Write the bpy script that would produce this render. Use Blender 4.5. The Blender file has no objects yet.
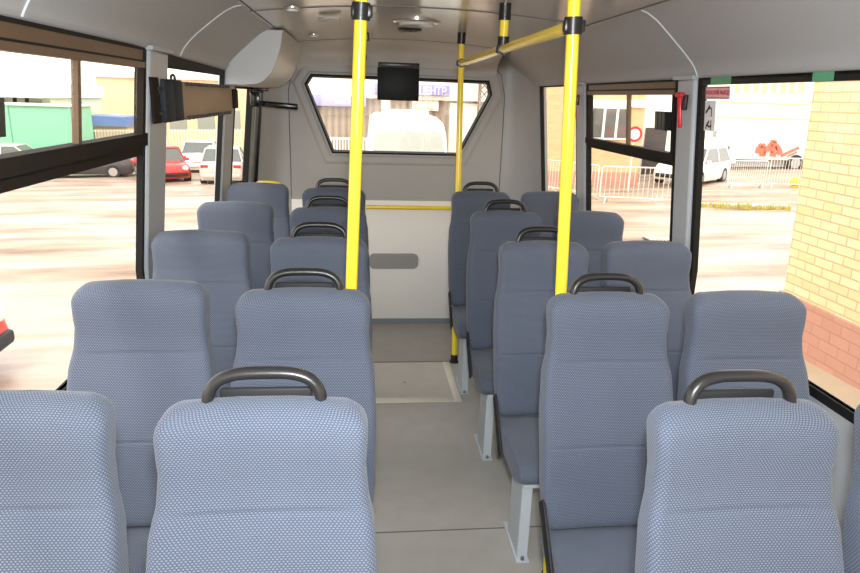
import bpy, bmesh, math, random
from mathutils import Vector, Matrix
random.seed(7)
C = bpy.context.scene.collection
PI = math.pi
CX = 0.28                     # centre line of the bus (the camera stands left of it)

# ------------------------------------------------------------------ camera
F, YAW, PITCH, ROLL, EYE = 647.874, 0.1096, 0.28361, 0.031735, 1.67245
_f = Vector((math.sin(YAW)*math.cos(PITCH), math.cos(YAW)*math.cos(PITCH), -math.sin(PITCH)))
_r = Vector((math.cos(YAW), -math.sin(YAW), 0)); _u = _r.cross(_f)
_c, _s = math.cos(ROLL), math.sin(ROLL)
CR, CU = _r*_c + _u*_s, _u*_c - _r*_s
cam_data = bpy.data.cameras.new('camera'); cam = bpy.data.objects.new('camera', cam_data); C.objects.link(cam)
cam_data.sensor_width = 36; cam_data.lens = 36*F/860; cam_data.clip_start = .02; cam_data.clip_end = 400
m = Matrix((CR, CU, -_f)).transposed().to_4x4(); m.translation = (0, 0, EYE); cam.matrix_world = m
bpy.context.scene.camera = cam

def at(px, py, Y):            # the point of the place at distance Y down the bus axis that a pixel shows
    d = _f + CR*((px-430)/F) - CU*((py-286.5)/F)
    return Vector((0, 0, EYE)) + d*(Y/d.y)
def ground_z(x, y=15.): return -.93 + .03*(x-.3) - .03*y
def on_ground(px, py):        # where a pixel's ray meets the sloping yard
    d = _f + CR*((px-430)/F) - CU*((py-286.5)/F)
    t = (-.939-EYE)/(d.z-.03*d.x+.03*d.y)
    return Vector((0, 0, EYE)) + d*t

# ------------------------------------------------------------------ materials
def nt(name):
    mt = bpy.data.materials.new(name); mt.use_nodes = True
    t = mt.node_tree; b = t.nodes['Principled BSDF']
    return mt, t, b
def N(t, kind, **kw):
    n = t.nodes.new(kind)
    for k, v in kw.items(): setattr(n, k, v)
    return n
def math_(t, op, a, b=None, c=None):
    n = N(t, 'ShaderNodeMath', operation=op)
    for i, v in enumerate((a, b, c)):
        if v is None: continue
        if isinstance(v, (int, float)): n.inputs[i].default_value = v
        else: t.links.new(v, n.inputs[i])
    return n.outputs[0]
def mat(name, col, rough=.5, metal=0., noise=.08, scale=6., bump=0., bscale=200., spec=.5):
    mt, t, b = nt(name)
    b.inputs['Roughness'].default_value = rough; b.inputs['Metallic'].default_value = metal
    b.inputs['Specular IOR Level'].default_value = spec
    co = N(t, 'ShaderNodeTexCoord')
    no = N(t, 'ShaderNodeTexNoise'); no.inputs['Scale'].default_value = scale; no.inputs['Detail'].default_value = 4
    t.links.new(co.outputs['Object'], no.inputs['Vector'])
    mx = N(t, 'ShaderNodeMix', data_type='RGBA'); 
    mx.inputs[6].default_value = [c*(1-noise) for c in col]+[1]; mx.inputs[7].default_value = [min(1, c*(1+noise)) for c in col]+[1]
    t.links.new(no.outputs['Fac'], mx.inputs[0]); t.links.new(mx.outputs[2], b.inputs['Base Color'])
    if bump:
        n2 = N(t, 'ShaderNodeTexNoise'); n2.inputs['Scale'].default_value = bscale
        t.links.new(co.outputs['Object'], n2.inputs['Vector'])
        bp = N(t, 'ShaderNodeBump'); bp.inputs['Strength'].default_value = bump; bp.inputs['Distance'].default_value = .002
        t.links.new(n2.outputs['Fac'], bp.inputs['Height']); t.links.new(bp.outputs[0], b.inputs['Normal'])
    return mt
def glass(name, refl=.06, tint=(1, 1, 1)):
    mt, t, b = nt(name); t.nodes.remove(b)
    tr = N(t, 'ShaderNodeBsdfTransparent'); tr.inputs[0].default_value = (*tint, 1)
    gl = N(t, 'ShaderNodeBsdfGlossy'); gl.inputs['Roughness'].default_value = .03
    mx = N(t, 'ShaderNodeMixShader'); mx.inputs[0].default_value = refl
    t.links.new(tr.outputs[0], mx.inputs[1]); t.links.new(gl.outputs[0], mx.inputs[2])
    t.links.new(mx.outputs[0], t.nodes['Material Output'].inputs[0])
    return mt
def fabric():
    mt, t, b = nt('seat_fabric')
    b.inputs['Roughness'].default_value = .85; b.inputs['Specular IOR Level'].default_value = .25
    b.inputs['Sheen Weight'].default_value = .15
    uv = N(t, 'ShaderNodeTexCoord'); sp = N(t, 'ShaderNodeSeparateXYZ'); t.links.new(uv.outputs['UV'], sp.inputs[0])
    v = math_(t, 'DIVIDE', sp.outputs[1], .0044)
    row = math_(t, 'FLOOR', v); odd = math_(t, 'MODULO', row, 2.)
    u = math_(t, 'ADD', math_(t, 'DIVIDE', sp.outputs[0], .0072), math_(t, 'MULTIPLY', odd, .5))
    fu = math_(t, 'SUBTRACT', math_(t, 'FRACT', u), .5); fv = math_(t, 'SUBTRACT', math_(t, 'FRACT', v), .5)
    d = math_(t, 'ADD', math_(t, 'MULTIPLY', math_(t, 'MULTIPLY', fu, fu), 9.), math_(t, 'MULTIPLY', math_(t, 'MULTIPLY', fv, fv), 8.))
    mr = N(t, 'ShaderNodeMapRange'); mr.inputs['From Min'].default_value = 1.4; mr.inputs['From Max'].default_value = .35
    t.links.new(d, mr.inputs['Value'])
    no = N(t, 'ShaderNodeTexNoise'); no.inputs['Scale'].default_value = 9; t.links.new(uv.outputs['UV'], no.inputs['Vector'])
    base = N(t, 'ShaderNodeMix', data_type='RGBA'); base.inputs[6].default_value = (.054, .066, .096, 1); base.inputs[7].default_value = (.067, .081, .116, 1)
    t.links.new(no.outputs['Fac'], base.inputs[0])
    mx = N(t, 'ShaderNodeMix', data_type='RGBA'); t.links.new(base.outputs[2], mx.inputs[6]); mx.inputs[7].default_value = (.155, .175, .225, 1)
    t.links.new(mr.outputs[0], mx.inputs[0]); t.links.new(mx.outputs[2], b.inputs['Base Color'])
    bp = N(t, 'ShaderNodeBump'); bp.inputs['Strength'].default_value = .35; bp.inputs['Distance'].default_value = .001
    t.links.new(mr.outputs[0], bp.inputs['Height']); t.links.new(bp.outputs[0], b.inputs['Normal'])
    return mt
def bricks(name, c1, c2, mortar, w=.26, h=.088):
    mt, t, b = nt(name); b.inputs['Roughness'].default_value = .85
    uv = N(t, 'ShaderNodeTexCoord')
    br = N(t, 'ShaderNodeTexBrick'); br.inputs['Color1'].default_value = (*c1, 1); br.inputs['Color2'].default_value = (*c2, 1); br.inputs['Mortar'].default_value = (*mortar, 1)
    br.inputs['Scale'].default_value = 1; br.inputs['Brick Width'].default_value = w; br.inputs['Row Height'].default_value = h; br.inputs['Mortar Size'].default_value = .009
    br.inputs['Mortar Smooth'].default_value = .3; br.inputs['Bias'].default_value = -.1
    t.links.new(uv.outputs['UV'], br.inputs['Vector']); t.links.new(br.outputs['Color'], b.inputs['Base Color'])
    bp = N(t, 'ShaderNodeBump'); bp.inputs['Strength'].default_value = .6; bp.inputs['Distance'].default_value = .01; bp.invert = True
    t.links.new(br.outputs['Fac'], bp.inputs['Height']); t.links.new(bp.outputs[0], b.inputs['Normal'])
    return mt
def asphalt():
    mt, t, b = nt('pale_wet_asphalt'); 
    co = N(t, 'ShaderNodeTexCoord'); mp = N(t, 'ShaderNodeMapping'); mp.inputs['Scale'].default_value = (.35, 1.3, 1); mp.inputs['Rotation'].default_value = (0, 0, .25)
    t.links.new(co.outputs['Object'], mp.inputs[0])
    n1 = N(t, 'ShaderNodeTexNoise'); n1.inputs['Scale'].default_value = .9; n1.inputs['Detail'].default_value = 8; n1.inputs['Roughness'].default_value = .62
    t.links.new(mp.outputs[0], n1.inputs['Vector'])
    cr = N(t, 'ShaderNodeValToRGB'); e = cr.color_ramp.elements
    e[0].position = .30; e[0].color = (.13, .078, .05, 1); e[1].position = .72; e[1].color = (.50, .42, .33, 1)
    e2 = e.new(.44); e2.color = (.27, .19, .13, 1); e3 = e.new(.56); e3.color = (.34, .262, .19, 1)
    t.links.new(n1.outputs['Fac'], cr.inputs[0]); t.links.new(cr.outputs[0], b.inputs['Base Color'])
    n2 = N(t, 'ShaderNodeTexNoise'); n2.inputs['Scale'].default_value = .5; n2.inputs['Detail'].default_value = 3; t.links.new(mp.outputs[0], n2.inputs['Vector'])
    mr = N(t, 'ShaderNodeMapRange'); mr.inputs['From Min'].default_value = .42; mr.inputs['From Max'].default_value = .62; mr.inputs['To Min'].default_value = .3; mr.inputs['To Max'].default_value = .85
    t.links.new(n2.outputs['Fac'], mr.inputs['Value']); t.links.new(mr.outputs[0], b.inputs['Roughness'])
    return mt
def ribs(name, c1, c2, step):          # corrugated cladding: ribs along the wall
    mt, t, b = nt(name); b.inputs['Roughness'].default_value = .7
    co = N(t, 'ShaderNodeTexCoord'); sp = N(t, 'ShaderNodeSeparateXYZ'); t.links.new(co.outputs['UV'], sp.inputs[0])
    w = math_(t, 'SINE', math_(t, 'MULTIPLY', sp.outputs[0], 2*PI/step))
    mr = N(t, 'ShaderNodeMapRange'); mr.inputs['From Min'].default_value = -1; mr.inputs['From Max'].default_value = 1; t.links.new(w, mr.inputs['Value'])
    mx = N(t, 'ShaderNodeMix', data_type='RGBA'); mx.inputs[6].default_value = (*c1, 1); mx.inputs[7].default_value = (*c2, 1)
    t.links.new(mr.outputs[0], mx.inputs[0]); t.links.new(mx.outputs[2], b.inputs['Base Color'])
    bp = N(t, 'ShaderNodeBump'); bp.inputs['Strength'].default_value = .5; bp.inputs['Distance'].default_value = .02
    t.links.new(mr.outputs[0], bp.inputs['Height']); t.links.new(bp.outputs[0], b.inputs['Normal'])
    return mt

M = dict(
    fabric=fabric(),
    black=mat('black_plastic', (.017, .016, .016), .30, bump=.15, bscale=500),
    shell=mat('charcoal_plastic', (.018, .018, .020), .6, spec=.25),
    rubber=mat('black_rubber', (.012, .012, .012), .6, spec=.15),
    bronze=mat('dark_bronze_aluminium', (.026, .021, .017), .7, 0, .12, 3, spec=.05),
    bronze_light=mat('brown_anodised_aluminium', (.13, .082, .048), .4, .3, .1, 3),
    ceiling=mat('ceiling_laminate', (.60, .58, .555), .16, 0, .03, 2),
    cove=mat('grey_cove_plastic', (.43, .43, .435), .42, 0, .03, 2),
    wall=mat('grey_wall_plastic', (.40, .405, .41), .5, 0, .04, 3),
    rear=mat('grey_rear_plastic', (.40, .395, .39), .45, 0, .05, 3),
    cream=mat('cream_white_panel', (.92, .895, .85), .45, 0, .03, 3),
    recess=mat('grey_recess_plastic', (.32, .315, .305), .5),
    pillar=mat('pale_grey_paint', (.42, .44, .465), .4, 0, .03, 3),
    cover=mat('light_grey_vinyl', (.56, .58, .60), .42, 0, .04, 5),
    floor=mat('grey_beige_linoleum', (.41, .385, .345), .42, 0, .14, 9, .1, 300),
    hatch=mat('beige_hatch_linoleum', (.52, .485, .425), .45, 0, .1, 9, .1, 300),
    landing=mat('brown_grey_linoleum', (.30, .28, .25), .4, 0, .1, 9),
    alu=mat('aluminium_strip', (.72, .68, .58), .45, .3, .08, 40, .3, 300),
    kick=mat('blue_grey_kick_strip', (.22, .24, .26), .5),
    caulk=mat('pale_joint_filler', (.60, .62, .64), .5),
    dark_seam=mat('dark_joint', (.14, .13, .12), .6),
    yellow=mat('yellow_powder_coat', (.93, .72, .05), .20, 0, .03, 4, spec=.6),
    steel=mat('grey_painted_steel', (.50, .54, .57), .4, 0, .05, 8),
    bolt=mat('bolt_steel', (.3, .29, .27), .35, .9),
    chrome=mat('satin_chrome', (.62, .60, .57), .2, .8),
    lens=mat('lamp_lens', (.68, .68, .66), .15),
    screen=mat('dark_screen', (.008, .009, .010), .5, spec=.2),
    red=mat('red_plastic', (.62, .02, .03), .35),
    paper=mat('sticker_vinyl', (.85, .82, .82), .5),
    pink=mat('pink_sticker_vinyl', (.78, .52, .52), .5),
    emblem=mat('overexposed_red_paint', (.70, .16, .10), .5),  # red made paler: outdoor overexposure is put into the colour
    gloss_black=mat('gloss_black_paint', (.006, .006, .006), .22, spec=.4),
    ink=mat('black_ink', (.03, .03, .03), .6),
    red_ink=mat('red_ink', (.55, .04, .08), .6),
    board=mat('brown_display_panel', (.34, .245, .155), .45, .1, .12, 3),
    board_dark=mat('blue_black_end_cap', (.022, .028, .038), .6, spec=.2),
    glass=glass('window_glass', .05),
    tint=mat('dark_sun_strip', (.010, .011, .010), .3, spec=.15),
    green_patch_mat=mat('green_patch_colour', (.09, .32, .17), .4),
    asphalt=asphalt(),
    brick=bricks('yellow_brick', (.80, .65, .37), (.70, .53, .27), (.53, .40, .23), .27, .098),
    brick_far=bricks('ochre_brick', (.64, .44, .23), (.57, .37, .18), (.54, .40, .25)),
    plinth=bricks('pink_plinth_tile', (.50, .26, .185), (.45, .23, .16), (.42, .215, .15), .28, .12),
    walk=mat('pale_pavement', (.36, .285, .195), .8, 0, .12, 4),
    galv=mat('galvanised_bars', (.72, .68, .60), .45, .2),
    white=mat('white_paint', (.82, .80, .76), .35),
    cream_car=mat('pale_beige_car_paint', (.48, .445, .39), .3),
    silver=mat('silver_car_paint', (.55, .52, .48), .3, .3),
    red_car=mat('red_car_paint', (.55, .03, .025), .22),
    dark_car=mat('dark_grey_car_paint', (.06, .05, .05), .25),
    car_glass=mat('dark_car_glass', (.10, .11, .10), .08),
    pale_glass=mat('pale_windscreen', (.30, .31, .27), .08),
    tyre=mat('tyre_rubber', (.02, .02, .02), .7),
    rim=mat('wheel_rim', (.45, .44, .42), .3, .6),
    tail=mat('red_tail_lens', (.5, .02, .02), .2),
    head=mat('headlamp_lens', (.85, .84, .8), .1),
    greenc=mat('pale_green_sheet', (.22, .52, .34), .6, 0, .06, 2),
    paleg=mat('pale_green_render', (.55, .66, .50), .8),
    yrender=mat('pale_yellow_render', (.70, .54, .33), .85),
    wrender=mat('white_render', (.84, .80, .72), .8, 0, .03, 1),
    blue=mat('overexposed_blue_sign', (.34, .34, .74), .5),  # blue lightened, the glare of overexposure painted into its colour
    blue_roof=mat('dull_blue_sheet', (.12, .20, .42), .6),
    corr=ribs('brown_corrugated_sheet', (.24, .195, .15), (.38, .315, .245), .30),
    mast=mat('weathered_mast_steel', (.22, .17, .13), .6),
    weed=mat('yellow_green_weeds', (.42, .36, .06), .8, 0, .3, 20),
    yball=mat('bright_yellow_plastic', (.85, .66, .02), .4),
    concrete=mat('pale_concrete', (.56, .50, .42), .85, 0, .12, 3),
)

# ------------------------------------------------------------------ mesh helpers
class MB:
    def __init__(s): s.bm = bmesh.new(); s.uv = s.bm.loops.layers.uv.new('UVMap')
    def add(s, tmp):
        me = bpy.data.meshes.new('t'); tmp.to_mesh(me); tmp.free(); s.bm.from_mesh(me); bpy.data.meshes.remove(me); return s
    def box(s, c, d, bev=0., rot=None, seg=2):
        t = bmesh.new(); bmesh.ops.create_cube(t, size=1)
        for v in t.verts: v.co = Vector((v.co.x*d[0], v.co.y*d[1], v.co.z*d[2]))
        if bev: bmesh.ops.bevel(t, geom=t.edges[:], offset=min(bev, .49*min(d)), segments=seg, profile=.5, affect='EDGES')
        mt = Matrix.Translation(c) @ (rot.to_4x4() if rot else Matrix.Identity(4))
        bmesh.ops.transform(t, matrix=mt, verts=t.verts[:]); return s.add(t)
    def box2(s, a, b, bev=0.):
        a, b = Vector(a), Vector(b); return s.box((a+b)/2, [abs(x) for x in (b-a)], bev)
    def bar(s, p, q, w, h, bev=0.):           # rectangular bar from p to q
        p, q = Vector(p), Vector(q); d = q-p; R = d.to_track_quat('Y', 'Z').to_matrix()
        return s.box((p+q)/2, (w, d.length, h), bev, R)
    def hexa(s, v8):                           # eight corners: bottom ring of four, top ring of four
        vs = [s.bm.verts.new(Vector(p)) for p in v8]
        for f in ((3, 2, 1, 0), (4, 5, 6, 7), (0, 1, 5, 4), (1, 2, 6, 5), (2, 3, 7, 6), (3, 0, 4, 7)): s.bm.faces.new([vs[i] for i in f])
        return s
    def loft(s, rings, caps=(True, True), closed=True, uv=None):
        R = [[s.bm.verts.new(Vector(p)) for p in r] for r in rings]; n = len(rings[0])
        for i in range(len(R)-1):
            for j in range(n if closed else n-1):
                k = (j+1) % n
                f = s.bm.faces.new((R[i][j], R[i][k], R[i+1][k], R[i+1][j]))
                if uv:
                    j2 = j+1
                    for l, c in zip(f.loops, (uv(i, j), uv(i, j2), uv(i+1, j2), uv(i+1, j))): l[s.uv].uv = c
        if caps[0]: s.bm.faces.new(list(reversed(R[0])))
        if caps[1]: s.bm.faces.new(R[-1])
        return s
    def tube(s, pts, r, n=12, ry=None):
        pts = [Vector(p) for p in pts]; rings = []; up = None
        for i, p in enumerate(pts):
            a, b = pts[max(i-1, 0)], pts[min(i+1, len(pts)-1)]; d = (b-a).normalized()
            if up is None: up = d.orthogonal().normalized() if abs(d.y) > .5 or abs(d.z) > .5 else Vector((0, 1, 0))
            if ry: up = Vector((0, 1, 0))
            x = d.cross(up).normalized(); y = x.cross(d).normalized(); up = y
            rings.append([p + x*math.cos(2*PI*k/n)*r + y*math.sin(2*PI*k/n)*(ry or r) for k in range(n)])
        return s.loft(rings)
    def prism(s, poly, d):                     # polygon extruded by the vector d
        d = Vector(d); a = [Vector(p) for p in poly]; return s.loft([a, [p+d for p in a]])
    def ball(s, c, r, sc=(1, 1, 1), seg=16):
        t = bmesh.new(); bmesh.ops.create_uvsphere(t, u_segments=seg, v_segments=seg//2, radius=r)
        for v in t.verts: v.co = Vector(c)+Vector((v.co.x*sc[0], v.co.y*sc[1], v.co.z*sc[2]))
        return s.add(t)
    def cyl(s, p, q, r, n=20): return s.tube([p, q], r, n)
    def build(s, name, m, parent=None, smooth=35, kind=None, world=True, label=None):
        bmesh.ops.recalc_face_normals(s.bm, faces=s.bm.faces[:])
        if parent is not None and world:
            p = parent
            off = Vector((0, 0, 0))
            while p is not None: off += p.location; p = p.parent
            for v in s.bm.verts: v.co -= off
        me = bpy.data.meshes.new(name); s.bm.to_mesh(me); s.bm.free()
        me.materials.append(m)
        if smooth:
            for p in me.polygons: p.use_smooth = True
            me.set_sharp_from_angle(angle=math.radians(smooth))
        o = bpy.data.objects.new(name, me); C.objects.link(o)
        if parent is not None: o.parent = parent
        if kind: o['kind'] = kind
        if label: o['label'] = label
        return o
def tag(o, label, cat, group=None, kind=None):
    o['label'] = label; o['category'] = cat
    if group: o['group'] = group
    if kind: o['kind'] = kind
    return o
def thing(name, label, cat, loc=(0, 0, 0), rz=0, group=None):
    o = bpy.data.objects.new(name, None); C.objects.link(o); o.location = loc; o.rotation_euler = (0, 0, rz); o.empty_display_size = .1
    return tag(o, label, cat, group)
def struct(name, mb, m, **k): return mb.build(name, m, kind='structure', **k)
def copy_tree(o, parent=None):
    c = o.copy(); C.objects.link(c)
    if parent is not None: c.parent = parent
    for ch in list(kids[o.name]): copy_tree(ch, c)
    return c
kids = {}
def box_uv(o, sc=1.):                          # box-projected coordinates in metres, world axes
    me = o.data; uv = me.uv_layers[0].data
    for p in me.polygons:
        n = p.normal; ax = max(range(3), key=lambda i: abs(n[i]))
        for li in p.loop_indices:
            v = me.vertices[me.loops[li].vertex_index].co
            uv[li].uv = ((v.y, v.z) if ax == 0 else (v.x, v.z) if ax == 1 else (v.x, v.y))

# ------------------------------------------------------------------ the bus shell
def hw(z): return 1.13 - .1*max(0., z-1.0)
def wx(s, z, d=0.): return CX + s*(hw(z)+d)
def wslab(mb, s, y0, y1, z0, z1, a, b):        # a slab of side wall between offsets a and b outward of the inner face
    zs = [z0] + ([1.0] if z0 < 1.0 < z1 else []) + [z1]
    rings = [[(wx(s, z, a), y0, z), (wx(s, z, b), y0, z), (wx(s, z, b), y1, z), (wx(s, z, a), y1, z)] for z in zs]
    return mb.loft(rings)
YF, YR, ZL, YE = -2.1, 5.28, -.205, 3.94       # front, rear wall, landing level, edge of the upper floor
SILL, TOP = .84, 1.80
TOPS = {-1: 1.832, 1: 1.80}

f = MB().box2((CX-1.2, YF, -.16), (CX+1.2, YE, 0)); struct('floor', f, M['floor'])
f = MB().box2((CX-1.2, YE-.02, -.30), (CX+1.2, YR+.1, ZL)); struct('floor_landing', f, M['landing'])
f = MB().box2((CX-1.12, YE-.012, -.205), (CX+1.12, YE+.006, .002)); struct('trim_1', f, M['dark_seam'])
f = MB().box2((CX-1.12, 2.208, 0), (CX+1.12, 2.214, .0012)); struct('trim_2', f, M['dark_seam'])
# left wall: window 1 y -0.6..2.5, window 2 2.86..3.93, door 4.27..5.03
for s, nm in ((-1, 'wall_left'), (1, 'wall_right')):
    mb = MB()
    if s < 0: segs = [(YF, 4.26, -.3, SILL), (5.04, YR+.05, -.3, SILL)]
    else: segs = [(YF, YR+.05, -.3, SILL)]
    for y0, y1, z0, z1 in segs: wslab(mb, s, y0, y1, z0, z1, 0, .02)
    wslab(mb, s, YF, YR+.05, TOPS[s], 2.14, 0, .02)
    struct(nm, mb, M['wall'])
def pillars(s, lst):
    for y0, y1, zb in lst:
        mb = MB(); wslab(mb, s, y0, y1, zb, TOPS[s]-.022, -.018, .03)
        mb2 = MB(); o = struct('trim_pillar', mb, M['pillar'])
        bmod = o.modifiers.new('b', 'BEVEL'); bmod.width = .012; bmod.segments = 2; bmod.limit_method = 'ANGLE'
        wslab(mb2, s, y0-.012, y1+.012, TOPS[s]-.026, TOPS[s]-.012, -.032, .03); mb2.build('cap', M['pillar'], o)
pillars(-1, [(2.545, 2.78, 0), (3.94, 4.20, 0), (-.85, -.62, 0)])
pillars(1, [(2.585, 2.73, 0), (3.93, 4.08, 0), (-.85, -.62, 0)])
mb = MB(); wslab(mb, -1, 5.06, YR+.05, SILL, TOP, 0, .05); struct('wall_left_corner', mb, M['rear'])
mb = MB(); wslab(mb, 1, 4.99, YR+.05, SILL, TOP, 0, .05); struct('wall_right_corner', mb, M['rear'])
# lower side heating duct / seat ledge along both walls
for s, nm in ((-1, 'baseboard_left'), (1, 'baseboard_right')):
    mb = MB(); wslab(mb, s, YF, 0, .09, -.012, -.012, .0); struct(nm, mb, M['kick'])

def frame_ring(mb, s, y0, y1, z0, z1, w, a, b):
    wslab(mb, s, y0, y0+w, z0, z1, a, b); wslab(mb, s, y1-w, y1, z0, z1, a, b)
    wslab(mb, s, y0+w, y1-w, z0, z0+w, a, b); wslab(mb, s, y0+w, y1-w, z1-w, z1, a, b)
def window(n, s, y0, y1, z0=SILL-.03, z1=None, rw=.03, rail=None, split=None, header=.0, latch=None, strip=0):
    z1 = z1 or TOPS[s]; mb = MB(); frame_ring(mb, s, y0, y1, z0, z1, rw, -.006, .018)
    w = struct('window_%d' % n, mb, M['rubber'])
    def part(name, m, fn, parent=None):
        b = MB(); fn(b); return b.build(name, m, parent or w)
    a, b_ = y0+rw, y1-rw
    if rail:
        r0, r1 = rail
        part('transom_rail', M['bronze'], lambda b: (wslab(b, s, a, b_, (r0+r1)/2-.004, r1, -.022, .03), wslab(b, s, a, b_, r0, (r0+r1)/2-.004, -.004, .03)))
        zt = z1-rw
        part('header_panel', M['bronze_light'], lambda b: wslab(b, s, a, b_, zt-header, zt, -.002, .02))
        zt -= header
        part('sliding_frame', M['bronze_light'], lambda b: wslab(b, s, a, b_, zt-.026, zt-.006, -.010, .022))
        part('rubber_strip', M['rubber'], lambda b: wslab(b, s, a, b_, zt-.007, zt+.001, -.004, .022))
        part('sliding_frame', M['bronze'], lambda b: (wslab(b, s, a, a+.018, r1, zt-.026, -.010, .022), wslab(b, s, b_-.018, b_, r1, zt-.026, -.010, .022)))
        part('divider', M['bronze_light'], lambda b: wslab(b, s, split-.011, split+.011, r1, zt-.02, -.006, .012))
        part('pane', M['glass'], lambda b: wslab(b, s, a, b_, z0+rw, r0, .012, .016))
        part('pane', M['glass'], lambda b: wslab(b, s, a+.02, split-.013, r1, zt-.02, .006, .010))
        part('pane', M['glass'], lambda b: wslab(b, s, split+.013, b_-.02, r1, zt-.02, .012, .016))
        if latch: part('latch', M['black'], lambda b: [wslab(b, s, latch+k*.035, latch+k*.035+.028, 1.565, 1.645, -.04, .0) for k in (0, 1, 2)])
    else:
        part('pane', M['glass'], lambda b: wslab(b, s, a, b_, z0+rw, z1-rw, .012, .016))
    return w
window(1, -1, -.60, 2.55, rail=(1.437, 1.517), split=1.965, header=.034, latch=1.40)
w2 = window(2, -1, 2.775, 3.945)
b = MB(); wslab(b, -1, 2.80, 3.92, 1.755, 1.81, -.004, .02); b.build('header_panel', M['rubber'], w2)
w3 = window(3, 1, -.60, 2.575)
b = MB(); wslab(b, 1, -.57, 2.545, 1.752, 1.80, -.006, .011); sun = b.build('sun_strip', M['tint'], w3)
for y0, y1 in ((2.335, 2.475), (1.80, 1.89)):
    b = MB(); wslab(b, 1, y0, y1, 1.753, 1.790, -.0075, -.006); b.build('green_patch', M['green_patch_mat'], sun)  # flat green rectangles laid on the dark strip
window(4, 1, 2.74, 3.92, rail=(1.415, 1.470), split=3.29, header=.028, latch=2.79)
window(5, 1, 4.09, 4.98)
window(6, -1, -2.02, -.86); window(7, 1, -2.02, -.86)
# the sliver of sill bracket left of window 2
# front wall with the windscreen opening behind the camera
mb = MB()
mb.box2((CX-1.2, YF-.06, -.3), (CX+1.2, YF, .66)).box2((CX-1.2, YF-.06, 1.98), (CX+1.2, YF, 2.14))
mb.box2((CX-1.2, YF-.06, .66), (CX-1.03, YF, 1.98)).box2((CX+1.03, YF-.06, .66), (CX+1.2, YF, 1.98)); fw = struct('wall_front', mb, M['wall'])
b = MB().box2((CX-1.03, YF-.03, .66), (CX+1.03, YF-.025, 1.98)); struct('window_8', b, M['glass'])
b = MB().box2((CX-1.25, YF-.06, 2.14), (CX+1.25, YR+.12, 2.18)); struct('roof', b, M['white'])
# ceiling: shallow arch, dipping to the rear wall
def arch(u): return 2.062 - .045*(u/.76)**2
us = [-.77+1.54*i/14 for i in range(15)]
ys = [(YF, 0), (0, 0), (2, 0), (4, 0), (4.8, 0), (4.95, .006), (5.06, .022), (5.15, .05), (5.22, .085), (5.26, .13), (5.28, .17)]
mb = MB(); mb.loft([[(CX+u, y, arch(u)-d) for u in us] for y, d in ys], (0, 0), closed=False); struct('ceiling', mb, M['ceiling'], smooth=60)
# coves along both sides
cp0 = [(.755, 2.020), (.775, 2.016), (.80, 2.008), (.84, 1.984), (.88, 1.950), (.92, 1.914), (.965, 1.873), (1.000, 1.839), (1.018, 1.816), (1.029, 1.797), (1.035, 1.785), (1.042, 1.779), (1.055, 1.778), (1.085, 1.782)]
def lift(s, y): return 0. if s > 0 else .034 - max(0., min(1., (y-2.4)/1.5))*.026
def cove_pt(s, y, i, d=0.): u, z = cp0[i]; return (CX+s*(u-d), y, z-d + lift(s, y)*min(1., max(0., (u-.775)/.18)))
for s, nm in ((-1, 'cove_left'), (1, 'cove_right')):
    yy = (YF, 0, 2, 2.4, 3.0, 3.5, 3.94) if s < 0 else (YF, 0, 2, 4, 5.02, 5.15, YR)
    mb = MB(); mb.loft([[cove_pt(s, y, i) for i in range(len(cp0))] for y in yy], (0, 0), closed=False); struct('ceiling_'+nm, mb, M['cove'], smooth=50)
def cove_seam(name, s, y, m):
    pts = [cove_pt(s, y, i, .001) for i in range(1, 11)]
    struct(name, MB().tube(pts, .0028, 6), m)
cove_seam('trim_3', 1, 2.56, M['caulk']); cove_seam('trim_4', -1, 2.96, M['caulk']); cove_seam('trim_5', -1, 1.64, M['caulk'])
struct('trim_6', MB().tube([(CX+u, 3.14, arch(u)-.001) for u in us], .0035, 6), M['dark_seam'])
struct('trim_7', MB().tube([(CX+u, 4.86, arch(u)-.002) for u in us], .003, 6), M['dark_seam'])
for s, nm in ((-1, 'trim_8'), (1, 'trim_9')):
    struct(nm, MB().tube([(CX+s*.757, YF, 2.016), (CX+s*.757, 4.9, 2.016)], .003, 6), M['dark_seam'])

# rear wall
HEX = [(-.39, 1.82), (-.44, 1.745), (-.235, 1.225), (.785, 1.225), (1.03, 1.71), (1.0, 1.815)]
def scale_hex(o):                               # the opening grown outward by o
    c = Vector((sum(p[0] for p in HEX)/6, sum(p[1] for p in HEX)/6)); out = []
    n = len(HEX)
    for i in range(n):
        p, a, b = Vector(HEX[i]), Vector(HEX[i-1]), Vector(HEX[(i+1) % n])
        def nrm(u, v):
            d = (v-u).normalized(); k = Vector((-d.y, d.x)); return k if k.dot((u+v)/2-c) > 0 else -k
        n1, n2 = nrm(a, p), nrm(p, b); k = (n1+n2); k = k/max(.35, k.dot(n1)); out.append((p.x+k.x*o, p.y+k.y*o))
    return out
XL, XR, ZW0, ZW1 = CX-.84, CX+.85, .86, 2.15
def rear_wall():
    mb = MB(); bm = mb.bm
    for y in (YR, YR+.06):
        outer = [bm.verts.new((x, y, z)) for x, z in ((XL, ZW0), (XR, ZW0), (XR, ZW1), (XL, ZW1))]
        inner = [bm.verts.new((x, y, z)) for x, z in HEX]
        ed = [bm.edges.new((r[i], r[(i+1) % len(r)])) for r in (outer, inner) for i in range(len(r))]
        bmesh.ops.triangle_fill(bm, use_beauty=True, edges=ed)
        if y == YR: first = inner
    for i in range(6): bm.faces.new((first[i], first[(i+1) % 6], inner[(i+1) % 6], inner[i]))
    return struct('wall_rear', mb, M['rear'], smooth=0)
rear_wall()
def hex_ring(o0, o1, y0, y1, lift):             # a moulded ring round the opening
    rr = []
    for o, y in ((o0, y0), (o0+.012, y1), (o1-.02, y1), (o1, y0)): rr.append([(x, y, z) for x, z in scale_hex(o)])
    mb = MB(); mb.loft(rr, (0, 0)); return mb
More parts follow.
